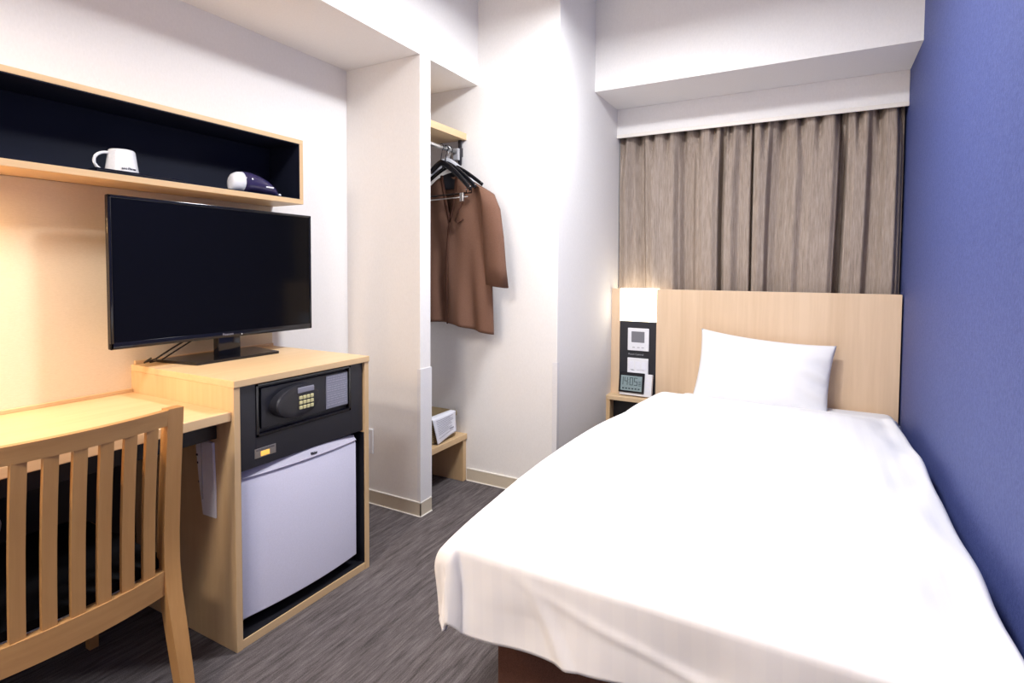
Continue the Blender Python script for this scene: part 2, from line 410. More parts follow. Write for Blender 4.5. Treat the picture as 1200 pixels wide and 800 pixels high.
for i in range(13):
    z = 0.779 - i * 0.0083
    if i in (3, 7, 11): box(b, xf + 0.0004, xf + 0.0009, 1.401, 1.497, z, z + 0.0012, bev=0)
    else:
        yy = 1.403
        while yy < 1.49:
            l = random.uniform(0.006, 0.018); box(b, xf + 0.0004, xf + 0.0009, yy, min(yy + l, 1.495), z, z + 0.003, bev=0); yy += l + 0.003
obj('label_print', b, plain('pale_print', lin(160, 160, 175), 0.5), lb)
st = obj('sticker', B(xf - 0.0008, xf + 0.0012, 1.109, 1.186, 0.574, 0.604, bev=0.0005), SILVER, safe, label='silver sticker with an orange mark')
obj('orange_mark', B(xf + 0.0008, xf + 0.0020, 1.130, 1.162, 0.577, 0.593, bev=0.0005), ORANGE, st)
b = nb()
for i in range(3): box(b, xf + 0.0008, xf + 0.0017, 1.114, 1.180, 0.6 - i * 0.0022, 0.601 - i * 0.0022, bev=0)
obj('sticker_print', b, TEXTK, st)

fr = thing('mini_fridge', 'white mini fridge with bowed door under the safe', 'fridge', (-1.75, 1.30, 0.03))
FY0, FY1, FZ0, FZ1 = 1.0605, 1.543, 0.072, 0.528
obj('fridge_body', B(-2.03, -1.585, FY0 + 0.004, FY1 - 0.004, 0.042, 0.525, bev=0.004), GREYP, fr)
b = nb(); secs = []; n = 20
def bow(y): u = (y - FY0) / (FY1 - FY0) * 2 - 1; return -1.540 + 0.009 * u + 0.020 * (1 - u * u)
prof = [(FZ0, 0.004), (FZ0 + 0.004, 0.0), (0.505, 0.0), (0.515, 0.004)]
for i in range(n + 1):
    y = FY0 + (FY1 - FY0) * i / n; x = bow(y)
    secs.append([Vector((-1.583, y, FZ0))] + [Vector((x - dx, y, z)) for z, dx in prof] + [Vector((-1.583, y, 0.515))])
sweep(b, secs); fd = obj('fridge_door', b, FRIDGE, fr, 'auto')
b = nb(); secs = []
for i in range(n + 1):
    y = FY0 + (FY1 - FY0) * i / n; x = bow(y); u = (y - FY0) / (FY1 - FY0) * 2 - 1; zt = 0.536 + 0.012 * (1 - u * u)
    secs.append([Vector((-1.583, y, 0.5155)), Vector((x - 0.004, y, 0.5155)), Vector((x + 0.003, y, 0.519)), Vector((x - 0.012, y, zt)), Vector((-1.583, y, zt))])
sweep(b, secs); obj('handle_lip', b, FRIDGEL, fd, 'auto', label='grey moulded grip along the top of the door')
text('maker_name', 'Haier', 0.012, Vector((bow(1.30) - 0.0015, 1.335, 0.530)), FX, TEXTK, fd, 0.004)
for y in (FY0 + 0.05, FY1 - 0.05):
    for x in (-1.63, -1.95): obj('foot', lathe(nb(), (x, y, 0), [(0.014, 0.0325), (0.016, 0.043)], 16), BLACK, fr)

# ================================================================== DESK
desk = thing('desk', 'long light wood wall desk running out of the left frame', 'desk', (-1.80, 0.35, 0))
XD = -1.528
obj('desk_top', B(XW + 0.006, XD, -0.45, Y1, 0.712, 0.740, bev=0.002), MAPLEY, desk)
obj('rear_lip', B(XW + 0.006, XW + 0.018, -0.45, Y1, 0.740, 0.752), MAPLEY, desk)
obj('apron', B(-1.615, -1.600, -0.43, Y1 - 0.001, 0.648, 0.7115), BLACK, desk, label='black apron board under the front edge')
obj('modesty_panel', B(XW + 0.001, XW + 0.018, -0.43, Y1 - 0.001, 0.08, 0.7115), BLACK, desk, label='black back board against the wall')
obj('support_panel', B(XW + 0.02, XD - 0.01, -0.45, -0.428, 0.0, 0.7118), MAPLE, desk)

# pamphlets hanging on the cabinet side
pm = thing('pamphlet_holder', 'white pamphlet holder hanging on the cabinet side under the desk', 'holder', (-1.65, Y1, 0.40))
b = nb()
def sec(z, xa, xb, d): return [Vector((xa, Y1 - 0.0005, z)), Vector((xa, Y1 - d, z)), Vector((xb, Y1 - d * 0.7, z)), Vector((xb, Y1 - 0.0005, z))]
sweep(b, [sec(0.400, -1.668, -1.606, 0.006), sec(0.500, -1.680, -1.606, 0.009), sec(0.634, -1.692, -1.612, 0.012)]); bevel_all(b, 0.0015)
ph = obj('pocket', b, PAPERW, pm)
b = nb()
for i, z in enumerate((0.585, 0.56, 0.50)):
    b = nb(); box(b, -1.689 + i * 0.003, -1.681, Y1 - 0.0124 + i * 0.001, Y1 - 0.008, z, z + 0.006, bev=0); obj('printed_mark', b, TEXTK, ph)
b = nb()
b = nb(); box(b, -1.664, -1.662, Y1 - 0.0118, Y1 - 0.001, 0.45, 0.636, bev=0.0005); obj('booklet_edge', b, GREYP, ph)

# rounded silver-white appliance hanging at far left, only its end in frame
hd = thing('hair_dryer', 'rounded silver-white appliance under the desk at the left frame edge', 'hair dryer', (-1.93, 0.56, 0.48))
b = nb(); lathe(b, (-1.93, 0, 0.475), [(0.006, 0.625), (0.024, 0.618), (0.036, 0.60), (0.042, 0.57), (0.040, 0.50), (0.036, 0.44), (0.034, 0.43)], 28, 'y'); obj('barrel', b, WHITEP, hd, True)
b = nb(); lathe(b, (-1.93, 0, 0.475), [(0.0425, 0.575), (0.0437, 0.572), (0.0437, 0.555), (0.0425, 0.552)], 28, 'y'); obj('ring', b, SILVER, hd, True)
b = nb(); tube(b, [(-1.93, 0.51, 0.45), (-1.935, 0.505, 0.41), (-1.94, 0.50, 0.375)], [0.019, 0.017, 0.015], 14); obj('handle', b, BLKGLOSS, hd, True)
b = nb(); box(b, XW + 0.018, -1.975, 0.49, 0.53, 0.45, 0.50, bev=0.004); obj('wall_hook', b, BLKGLOSS, hd)

# ================================================================== WALL SHELF
sh = thing('wall_shelf', 'long wall box shelf with dark lining above the television', 'shelf', (-1.99, 0.7, 1.44))
SX, SY0, SY1, Z0, Z1 = -1.893, -0.45, 1.618, 1.437, 1.702
obj('bottom_board', B(XW, SX, SY0, SY1, Z0, Z0 + 0.020), MAPLEY, sh)
obj('top_board', B(XW, SX, SY0, SY1, Z1 - 0.018, Z1), MAPLEY, sh)
obj('end_board', B(XW, SX, SY1 - 0.018, SY1, Z0 + 0.020, Z1 - 0.018), MAPLE, sh)
obj('end_board', B(XW, SX, SY0, SY0 + 0.018, Z0 + 0.020, Z1 - 0.018), MAPLE, sh)
b = nb(); g = 0.003
box(b, XW + 0.001, XW + 0.006, SY0 + .018, SY1 - .018, Z0 + .020, Z1 - .018, bev=0)
box(b, XW + 0.006, SX - 0.001, SY0 + .018, SY1 - .018, Z0 + .0201, Z0 + .0201 + g, bev=0)
box(b, XW + 0.006, SX - 0.001, SY0 + .018, SY1 - .018, Z1 - .0181 - g, Z1 - .0181, bev=0)
box(b, XW + 0.006, SX - 0.001, SY1 - .0181 - g, SY1 - .0181, Z0 + .0232, Z1 - .0212, bev=0)
obj('dark_lining', b, NAVYB, sh, label='navy-black lining inside the shelf')
ZS = Z0 + 0.0235

tr = nb(); box(tr, -2.045, -1.897, 0.86, 1.12, ZS, ZS + 0.004, bev=0.002); box(tr, -2.045, -2.041, 0.86, 1.12, ZS + .003, ZS + 0.012, bev=0.001); box(tr, -1.901, -1.897, 0.86, 1.12, ZS + .003, ZS + 0.009, bev=0.001); box(tr, -2.042, -1.90, 0.86, .864, ZS + .003, ZS + 0.009, bev=0.001); box(tr, -2.042, -1.90, 1.116, 1.12, ZS + .003, ZS + 0.009, bev=0.001)
tag(obj('tray', tr, BLKGLOSS), 'thin black tray under the white mug on the wall shelf', 'tray')
mg = thing('mug', 'white tapered mug turned upside down on the black tray', 'mug', (-1.955, 0.958, ZS + 0.004))
MC = (-1.955, 0.958, ZS + 0.0045); b = nb()
lathe(b, MC, [(0.0455, 0.0), (0.0465, 0.001), (0.0425, 0.03), (0.0375, 0.068), (0.036, 0.074), (0.033, 0.077), (0.029, 0.077), (0.028, 0.075)], 48)
mb = obj('mug_body', b, MUGW, mg, 'auto')
b = nb(); hp = []
for k in range(17):
    a = math.radians(68 + k * (248 - 68) / 16)
    hp.append((MC[0] + 0.004 * 0, MC[1] - 0.040 + 0.038 * math.cos(a) * 1.0, MC[2] + 0.034 + 0.030 * math.sin(a)))
tube(b, hp, 0.0045, 10); obj('mug_handle', b, MUGW, mg, True)
# lettering wrapped round the mug near its (upside down) rim
cu_bm = nb(); word = 'antibrew'
for i, chx in enumerate(word):
    a = math.radians(-4 + i * 6.6); rr = 0.0452
    cx, cy = MC[0] + rr * math.cos(a - 0.35), MC[1] + rr * math.sin(a - 0.35)
    cu = bpy.data.curves.new('c', 'FONT'); cu.body = chx; cu.size = 0.0115; cu.extrude = 0.0008; cu.align_x = 'CENTER'
    tt = bpy.data.objects.new('c', cu); C.objects.link(tt)
    me = bpy.data.meshes.new_from_object(tt.evaluated_get(bpy.context.evaluated_depsgraph_get())); bpy.data.objects.remove(tt)
    me.transform(Matrix.Translation((cx, cy, MC[2] + 0.012)) @ Matrix.Rotation(a - 0.35, 4, 'Z') @ Matrix([list(rw) + [0] for rw in FX] + [[0, 0, 0, 1]]))
    cu_bm.from_mesh(me); bpy.data.meshes.remove(me)
obj('mug_lettering', cu_bm, TEXTK, mb, label='small dark lettering')

# small handheld appliance lying on the shelf
ap = thing('handheld_appliance', 'small dark purple appliance with white rounded end lying on the wall shelf', 'appliance', (-1.945, 1.41, ZS))
def drop(bm, stations):
    secs = []
    for (y, rx, rz) in stations:
        secs.append([Vector((-1.942 + rx * math.cos(2 * math.pi * k / 24), y, ZS + 0.0005 + rz * (1 + math.sin(2 * math.pi * k / 24)) * 0.5 )) for k in range(24)])
    return sweep(bm, secs)
b = nb(); drop(b, [(1.318, 0.006, 0.040), (1.321, 0.018, 0.055), (1.330, 0.027, 0.066), (1.347, 0.032, 0.074), (1.366, 0.034, 0.077)]); obj('white_cap', b, WHITEP, ap, True)
b = nb(); drop(b, [(1.3665, 0.034, 0.079), (1.40, 0.035, 0.079), (1.44, 0.034, 0.071), (1.475, 0.030, 0.058), (1.505, 0.023, 0.040), (1.523, 0.013, 0.022), (1.530, 0.005, 0.010)]); obj('purple_body', b, PURPLE, ap, True)
b = nb(); box(b, -1.916, -1.9085, 1.452, 1.488, ZS + 0.026, ZS + 0.032, bev=0.002); obj('switch', b, WHITEP, ap)
b = nb(); lathe(b, (-1.93, 1.530, ZS + 0.007), [(0.001, -0.006), (0.005, -0.003), (0.006, 0), (0.005, 0.003), (0.001, 0.006)], 14); obj('tip', b, WHITEP, ap, True)

# ================================================================== TELEVISION
tv = thing('television', 'black flat-screen television on the cabinet', 'television', (-1.95, 1.30, ZT))
TX, TY0, TY1, TZ0, TZ1 = -1.92, 0.898, 1.680, 0.912, 1.396
b = nb()
box(b, TX - 0.045, TX - 0.012, TY0 + 0.06, TY1 - 0.06, TZ0 + 0.04, TZ1 - 0.05, bev=0.012)
box(b, TX - 0.020, TX - 0.006, TY0, TY1, TZ0, TZ1, bev=0.004, seg=3)
obj('casing', b, BLKGLOSS, tv, 'auto')
b = nb()
for q in ((TY0, TY0 + .010, TZ0, TZ1), (TY1 - .010, TY1, TZ0, TZ1), (TY0, TY1, TZ1 - .010, TZ1), (TY0, TY1, TZ0, TZ0 + .022)): box(b, TX - 0.008, TX, *q, bev=0.0025)
obj('bezel', b, BLKGLOSS, tv, 'auto')
obj('screen', B(TX - 0.0065, TX - 0.003, TY0 + .009, TY1 - .009, TZ0 + .021, TZ1 - .009, bev=0), SCREEN, tv)
text('maker_name', 'Panasonic', 0.011, Vector((TX + 0.0003, 1.29, TZ0 + 0.012)), FX, TEXTG, tv)
b = nb(); lathe(b, (TX, 1.345, TZ0 + 0.008), [(0.002, 0), (0.002, 0.002), (0.001, 0.0025)], 10, 'x'); obj('indicator_light', b, WHITEP, tv)
b = nb(); box(b, TX - 0.040, TX - 0.005, 1.255, 1.345, ZT + 0.008, TZ0 + 0.03, bev=0.006); obj('stand_neck', b, BLKGLOSS, tv, 'auto')
b = nb(); sweep(b, [[Vector((x, y, z)) for x, y in ((-2.055, 1.105), (-1.862, 1.135), (-1.862, 1.465), (-2.055, 1.495))] for z in (ZT + 0.0005, ZT + 0.010)]); bevel_all(b, 0.003); obj('stand_base', b, BLKGLOSS, tv)
cb = nb()
pth = [(-1.955, 1.20, 0.935), (-1.975, 1.17, 0.915), (-2.0, 1.13, 0.885), (-2.02, 1.085, 0.852), (-2.045, 1.06, ZT + 0.006), (-2.06, 1.09, ZT + 0.016)]
tube(cb, pth, 0.0032, 8); tube(cb, [(-1.965, 1.22, 0.93), (-1.99, 1.16, 0.888), (-2.01, 1.10, 0.848), (-2.04, 1.075, ZT + .005)], 0.0028, 8)
obj('cable', cb, BLKGLOSS, tv, True)

# ================================================================== CHAIR
ch = thing('dining_chair', 'light oak slat-back chair with black seat tucked at the desk', 'chair', (-1.68, 0.608, 0))
PY = (0.366, 0.850); YM = 0.608; PW = 0.040
def post(y0, y1):
    b = nb(); prof = [(0.0, -1.452, -1.418, 0.008), (0.10, -1.472, -1.434, 0.004), (0.22, -1.498, -1.458, 0.001), (0.31, -1.518, -1.478, 0), (0.38, -1.524, -1.486, 0), (0.46, -1.520, -1.486, 0), (0.62, -1.505, -1.474, 0), (0.805, -1.486, -1.456, 0)]
    secs = []
    inner = 1 if y0 < YM else -1
    for z, xa, xb, tp in prof:
        a, c = (y0, y1 - tp) if inner > 0 else (y0 + tp, y1)
        secs.append([Vector((xa, a, z)), Vector((xb, a, z)), Vector((xb, c, z)), Vector((xa, c, z))])
    sweep(b, secs); bevel_all(b, 0.004, 2); return b
for y0 in (PY[0], PY[1] - PW): obj('rear_leg', post(y0, y0 + PW), OAKZ, ch, 'auto')
def bowx(y): u = (y - YM) / 0.22; return 0.030 * (1 - min(1, u * u))
def rail(z0, z1, xc0, xc1, th, n=18):
    b = nb(); secs = []
    for i in range(n + 1):
        y = PY[0] + PW - 0.001 + (PY[1] - PY[0] - 2 * PW + 0.002) * i / n; d = bowx(y)
        secs.append([Vector((xc0 - th + d, y, z0)), Vector((xc0 + d, y, z0)), Vector((xc1 + d, y, z1)), Vector((xc1 - th + d, y, z1))])
    sweep(b, secs); bevel_all(b, 0.003, 2); return b
obj('top_rail', rail(0.762, 0.803, -1.466, -1.460, 0.020), OAKY, ch, 'auto')
obj('lower_rail', rail(0.308, 0.372, -1.492, -1.492, 0.022), OAKY, ch, 'auto')
for i in range(7):
    y = 0.770 - i * 0.054; b = nb(); d = bowx(y); secs = []
    for z in (0.370, 0.46, 0.56, 0.66, 0.764):
        f = (z - 0.37) / 0.394; xc = -1.497 + 0.030 * f + d - 0.006 * math.sin(math.pi * f)
        secs.append([Vector((xc - 0.012, y - 0.014, z)), Vector((xc, y - 0.014, z)), Vector((xc, y + 0.014, z)), Vector((xc - 0.012, y + 0.014, z))])
    sweep(b, secs); bevel_all(b, 0.002, 2); obj('slat', b, OAKZ, ch, 'auto')
for y0, s in ((PY[0] + 0.004, 1), (PY[1] - 0.042, -1)):
    b = nb(); secs = []
    for z, wd in ((0, 0.024), (0.2, 0.031), (0.384, 0.038)):
        yy0 = y0 + (0.038 - wd if s < 0 else 0); secs.append([Vector((-1.945, yy0, z)), Vector((-1.945 + wd, yy0, z)), Vector((-1.945 + wd, yy0 + wd, z)), Vector((-1.945, yy0 + wd, z))])
    sweep(b, secs); bevel_all(b, 0.003, 2); obj('front_leg', b, OAKZ, ch, 'auto')
b = nb()
box(b, -1.908, -1.523, PY[0] + 0.008, PY[0] + 0.028, 0.325, 0.384, bev=0.003)
box(b, -1.908, -1.523, PY[1] - 0.028, PY[1] - 0.008, 0.325, 0.384, bev=0.003)
box(b, -1.940, -1.920, PY[0] + 0.040, PY[1] - 0.040, 0.325, 0.384, bev=0.003)
obj('seat_frame', b, OAKY, ch, 'auto')
b = nb(); bmesh.ops.create_grid(b, x_segments=16, y_segments=16, size=1)
for v in b.verts:
    u, w_ = v.co.x, v.co.y; e = (1 - abs(u) ** 6) * (1 - abs(w_) ** 6)
    yy_ = YM + w_ * 0.222
    v.co = Vector((-1.735 + u * 0.2125 + max(0, u) ** 3 * (0.004 + bowx(yy_)), yy_, 0.395 + 0.034 * max(0, e) ** 0.4 + 0.004 * (1 - u * u) * (1 - w_ * w_)))
ext = bmesh.ops.extrude_face_region(b, geom=list(b.faces)); 
for v in [q for q in ext['geom'] if isinstance(q, bmesh.types.BMVert)]: v.co.z = 0.3842 if v.co.x < -1.53 else 0.3735
obj('seat_cushion', b, LEATHER, ch, 'auto', label='black upholstered seat')

# ================================================================== CLOSET
cs = thing('closet_shelf', 'light wood shelf board high in the closet niche', 'shelf', (-1.88, 2.34, 1.87))
obj('board', B(XW, -1.695, YP2, YK, 1.872, 1.908), MAPLEY, cs)
rod = thing('clothes_rod', 'silver clothes rod on black bracket below the closet shelf', 'rod', (-1.735, 2.34, 1.81))
b = nb(); tube(b, [(-1.738, YP2, 1.806), (-1.738, 2.522, 1.806)], 0.0115, 16); obj('pole', b, SILVER, rod, True)
b = nb(); box(b, -1.735, -1.714, 2.520, 2.532, 1.735, 1.872, bev=0.003); box(b, -1.758, -1.716, 2.518, 2.5445, 1.782, 1.832, bev=0.004); obj('bracket', b, BLKMETAL, rod, label='black end bracket')
b = nb(); box(b, -1.756, -1.720, 2.50, 2.519, 1.760, 1.825, bev=0.004); obj('end_cap', b, GREYP, rod)

def hanger_bm(cx, cy, yaw, half, drop_, r, bar=None, flat=1.0, zr=1.806, neck=0.085):
    """hook over rod plus two sloping arms; returns hook, body"""
    R = Matrix.Rotation(yaw, 3, 'Z'); P = lambda x, z: Vector((cx, cy, 0)) + R @ Vector((x, 0, 0)) + Vector((0, 0, z))
    hk = nb(); pts = [P(0.018 * math.cos(math.radians(a)), zr + 0.0165 * math.sin(math.radians(a))) for a in range(200, -61, -20)]
    pts += [P(0.004, zr - 0.035), P(0.0, zr - (0.06 + neck - 0.085)), P(0, zr - neck)]
    tube(hk, pts, 0.0022, 8)
    bd = nb(); zc = zr - neck; n = 12; arc = []
    for i in range(-n, n + 1):
        t_ = i / n; arc.append(P(half * t_, zc - drop_ * abs(t_) ** 1.35 + 0.004 * (1 - abs(t_))))
    tube(bd, arc, [r * (1.7 - 0.6 * abs(i) / n) for i in range(-n, n + 1)], 10, flat=flat)
    if bar: tube(bd, [P(-half * 0.86, zc - drop_ * 0.95), P(-half * 0.86, zc - bar), P(half * 0.86, zc - bar), P(half * 0.86, zc - drop_ * 0.95)], 0.0035, 8)
    return hk, bd, P, zc
def hanger(label, cx, cy, yaw, half, drop_, r, mat, bar=None, clips=False, flat=0.45, neck=0.085):
    t = thing('clothes_hanger', label, 'hanger', (cx, cy, 1.72), 'hangers on the closet rod')
    hk, bd, P, zc = hanger_bm(cx, cy, yaw, half, drop_, r, bar, flat, 1.806, neck)
    obj('hook', hk, SILVER if mat is not BLKGLOSS else BLKMETAL, t, True); obj('frame', bd, mat, t, True)
    if clips:
        b = nb(); zb = zc - bar - 0.02; tube(b, [P(-half * 0.9, zb), P(half * 0.9, zb)], 0.0028, 8); obj('trouser_bar', b, SILVER, t, True)
        for s in (-0.68, 0.72):
            p = P(half * s, zb); b = nb(); box(b, p.x - 0.011, p.x + 0.011, p.y - 0.008, p.y + 0.008, p.z - 0.022, p.z + 0.022, bev=0.003); obj('clip', b, SILVER, t)
    return t
hanger('grey plastic hanger turned on the rod among the black hangers', -1.738, 2.425, math.radians(30), 0.18, 0.160, 0.012, GREYP, flat=0.35, neck=0.068)
hanger('black hanger with silver clip bar in front of the brown shirt', -1.738, 2.372, math.radians(-8), 0.205, 0.150, 0.010, BLKGLOSS, bar=0.165, clips=True)
hanger('plain black hanger between the clip hanger and the shirt hanger', -1.738, 2.412, math.radians(-8), 0.21, 0.135, 0.010, BLKGLOSS, bar=0.16)
hanger('black hanger carrying the brown shirt', -1.738, 2.452, math.radians(-4), 0.215, 0.115, 0.008, BLKGLOSS)

# shirt
SC = Vector((-1.728, 2.455, 0)); YAW = math.radians(-6)
shirt = thing('pajama_shirt', 'brown short-sleeved night shirt on a hanger in the closet', 'shirt', (SC.x, SC.y, 1.60))
RS = Matrix.Rotation(YAW, 3, 'Z')
def SP(x, y, z): return SC + RS @ Vector((x, y, 0)) + Vector((0, 0, z))
HW = 0.262
def half_at(z):
    if z < 1.38: return HW + 0.022 * (1.38 - z) / 0.5
    return HW - 0.025 * (z - 1.38) / 0.2
def ztop(s): 
    a = abs(s)
    return 1.672 - 0.10 * max(0, a - 0.22) ** 1.15 / 0.78 if a > 0.22 else 1.672 - (0.22 - a) * 0.04
def zneck(s):    # front neckline V
    a = abs(s); return ztop(s) if a > 0.26 else 1.672 - 0.25 * (1 - a / 0.26)
def body(front):
    bm = nb(); NX, NZ = 60, 44; grid = []
    for j in range(NZ + 1):
        row = []
        for i in range(NX + 1):
            s = -1 + 2 * i / NX; t_ = j / NZ
            hem = 0.872 + 0.012 * math.cos(3 * s) - 0.022 * s
            zt = zneck(s) if front else ztop(s)
            z = hem + (zt - hem) * t_
            x = s * half_at(z)
            th = 0.040 * math.sqrt(max(0, 1 - s * s)) * (0.35 + 0.65 * (1 - t_) ** 0.5 if t_ < 1 else 0.35)
            low = max(0, (1.45 - z)) / 0.6
            f = 0.012 * low * math.sin(s * 9 + 1.0 + z * 1.5) + 0.008 * low * math.sin(s * 17 + 2 + 2.5 * z) + 0.006 * math.sin(x * 40 + z * 9) * (1 - s * s)
            y = (-th if front else th * 0.75) + f * (1 if front else 0.5) * (1 - abs(s) ** 4)
            row.append(bm.verts.new(SP(x, y, z)))
        grid.append(row)
    for j in range(NZ):
        for i in range(NX): bm.faces.new((grid[j][i], grid[j][i + 1], grid[j + 1][i + 1], grid[j + 1][i]))
    return bm
bm = body(True)
b2 = body(False); me = bpy.data.meshes.new('t'); b2.to_mesh(me); b2.free(); bm.from_mesh(me); bpy.data.meshes.remove(me)
bmesh.ops.remove_doubles(bm, verts=bm.verts, dist=0.0012)
for s in (-1, 1):
    secs = []; st_ = [(0.0, 0.190, 1.600, 0.055, 0.020), (0.10, 0.232, 1.575, 0.052, 0.030), (0.3, 0.262, 1.48, 0.056, 0.036), (0.55, 0.285, 1.34, 0.060, 0.036), (0.8, 0.300, 1.19, 0.063, 0.034), (1.0, 0.306, 1.085, 0.066, 0.032)]
    rings = []
    for t_, cx, cz, rx, ry in st_:
        ring = []
        for k in range(20):
            a = 2 * math.pi * k / 20; wob = 1 + 0.14 * math.sin(3 * a + 5 * t_) * t_
            tl = 0.25 * (1 - t_)
            ring.append(bm.verts.new(SP(s * (cx + rx * math.cos(a) * wob), -0.004 + ry * math.sin(a) * wob, cz - math.cos(a) * rx * (0.55 if t_ < 0.2 else 0.12) )))
        rings.append(ring)
    for i in range(len(rings) - 1):
        for k in range(20): bm.faces.new((rings[i][k], rings[i][(k + 1) % 20], rings[i + 1][(k + 1) % 20], rings[i + 1][k]))
    bm.faces.new(rings[0])
body_o = obj('shirt_body', bm, SHIRT, shirt, True)
sd = body_o.modifiers.new('thick', 'SOLIDIFY'); sd.thickness = 0.0025; sd.offset = -1
# dark placket and neck band
def front_y(x, z):
    s = x / half_at(z); low = max(0, (1.45 - z)) / 0.6; t_ = min(1, max(0, (z - 0.87) / (zneck(s) - 0.87)))
    th = 0.040 * math.sqrt(max(0, 1 - s * s)) * (0.35 + 0.65 * (1 - t_) ** 0.5)
    f = 0.012 * low * math.sin(s * 9 + 1.0 + z * 1.5) + 0.008 * low * math.sin(s * 17 + 2 + 2.5 * z) + 0.006 * math.sin(x * 40 + z * 9) * (1 - s * s)
    return -th + f
b = nb(); tube(b, [SP(0.0, front_y(0.0, z) - 0.003, z) for z in [0.88 + i * (1.42 - 0.88) / 24 for i in range(25)]], 0.0045, 8, up=(1, 0, 0)); obj('placket', b, SHIRTD, shirt, True, label='dark front opening edge')
b = nb()
nk = [(s * half_at(zneck(s)), zneck(s)) for s in [-0.26 + i * 0.52 / 24 for i in range(25)]]
tube(b, [SP(x, front_y(x, z - 0.002) - 0.003, z) for x, z in nk], 0.008, 8); obj('neck_band', b, SHIRTD, shirt, True, label='dark neck band')
b = nb(); tube(b, [SP(0.10, front_y(0.1, 1.50) - 0.004, 1.52), SP(0.075, front_y(0.08, 1.45) - 0.010, 1.47), SP(0.055, front_y(0.055, 1.42) - 0.012, 1.425), SP(0.075, front_y(0.08, 1.42) - 0.01, 1.41), SP(0.11, front_y(0.11, 1.44) - 0.008, 1.43)], 0.004, 8); obj('tie_string', b, SHIRTD, shirt, True)

b = nb(); sweep(b, [[SP(x, 0.012 - 0.02 * (x / 0.075) ** 2, 1.60), SP(x, 0.016 - 0.02 * (x / 0.075) ** 2, 1.60), SP(x, 0.016 - 0.02 * (x / 0.075) ** 2, 1.690 - 0.02 * (x / 0.075) ** 2), SP(x, 0.012 - 0.02 * (x / 0.075) ** 2, 1.690 - 0.02 * (x / 0.075) ** 2)] for x in [-0.075 + 0.015 * i for i in range(11)]]); obj('neck_facing', b, BLACK, shirt, 'auto', label='black inner back neck facing')

# luggage bench with basket and paper
bn = thing('luggage_bench', 'low light wood bench inside the closet niche', 'bench', (-1.89, 2.34, 0))
obj('bench_top', B(XW + 0.001, -1.685, YP2 + 0.001, YK - 0.001, 0.232, 0.262), MAPLEY, bn)
obj('side_panel', B(XW + 0.001, -1.692, YK - 0.030, YK - 0.001, 0, 0.232), MAPLE, bn)
obj('side_panel', B(XW + 0.001, -1.692, YP2 + 0.001, YP2 + 0.028, 0, 0.232), MAPLE, bn)
bk = thing('basket', 'straw coloured woven box on the closet bench', 'basket', (-1.85, 2.34, 0.262))
BX0, BX1, BY0, BY1, BZ0, BZ1 = -2.02, -1.722, 2.16, 2.488, 0.2625, 0.400
b = nb(); box(b, BX0, BX1, BY0, BY1, BZ0, BZ1 - 0.026, bev=0.006); obj('basket_body', b, BASKET, bk)
b = nb(); box(b, BX0 - 0.005, BX1 + 0.005, BY0 - 0.005, BY1 + 0.005, BZ1 - 0.030, BZ1, bev=0.005); obj('basket_lid', b, BASKET, bk)
b = nb()
def papr(u, v_):   # u along y 0..1, v along drop
    y = 2.262 + 0.215 * u; lid_x = BX1 + 0.006
    if v_ < 0.2: return Vector((lid_x - 0.035 * (1 - v_ / 0.2) , y, BZ1 + 0.0015))
    q = (v_ - 0.2) / 0.8
    return Vector((lid_x + 0.003 + 0.012 * q + 0.004 * math.sin(4 * u + 2 * q), y + 0.028 * q * (1 - u) - 0.012 * q * u, BZ1 + 0.001 - (0.138 - 0.030 * u) * q))
G = [[b.verts.new(papr(i / 14, j / 18)) for i in range(15)] for j in range(19)]
for j in range(18):
    for i in range(14): b.faces.new((G[j][i], G[j][i + 1], G[j + 1][i + 1], G[j + 1][i]))
pp = thing('notice_sheet', 'white printed sheet draped over the edge of the straw box', 'paper', (BX1, 2.34, BZ1))
so = obj('sheet', b, PAPERW, pp, True); so.modifiers.new('t', 'SOLIDIFY').thickness = 0.0006
b = nb()
for i in range(11):
    q = 0.30 + i * 0.055; u0 = 0.12; u1 = random.uniform(0.6, 0.9) if i != 0 else 0.85
    if i == 9: u0, u1 = 0.68, 0.88
    p0 = [papr(u0 + (u1 - u0) * k / 6, q) + Vector((0.0012, 0, 0)) for k in range(7)]
    h = 0.0022 if i != 9 else 0.006
    for k in range(6):
        vs_ = [b.verts.new(p0[k]), b.verts.new(p0[k + 1]), b.verts.new(p0[k + 1] + Vector((0, 0, h))), b.verts.new(p0[k] + Vector((0, 0, h)))]; b.faces.new(vs_)
obj('printed_lines', b, TEXTG, so)

# outlet plate on the partition
wp = thing('outlet_plate', 'white outlet plate low on the partition beside the cabinet', 'outlet', (-1.948, YP, 0.31))
obj('plate', B(-1.985, -1.914, YP - 0.008, YP, 0.253, 0.376, bev=0.003), WHITEP, wp)
obj('socket', B(-1.965, -1.934, YP - 0.010, YP - 0.007, 0.28, 0.35, bev=0.002), PAPERW, wp)

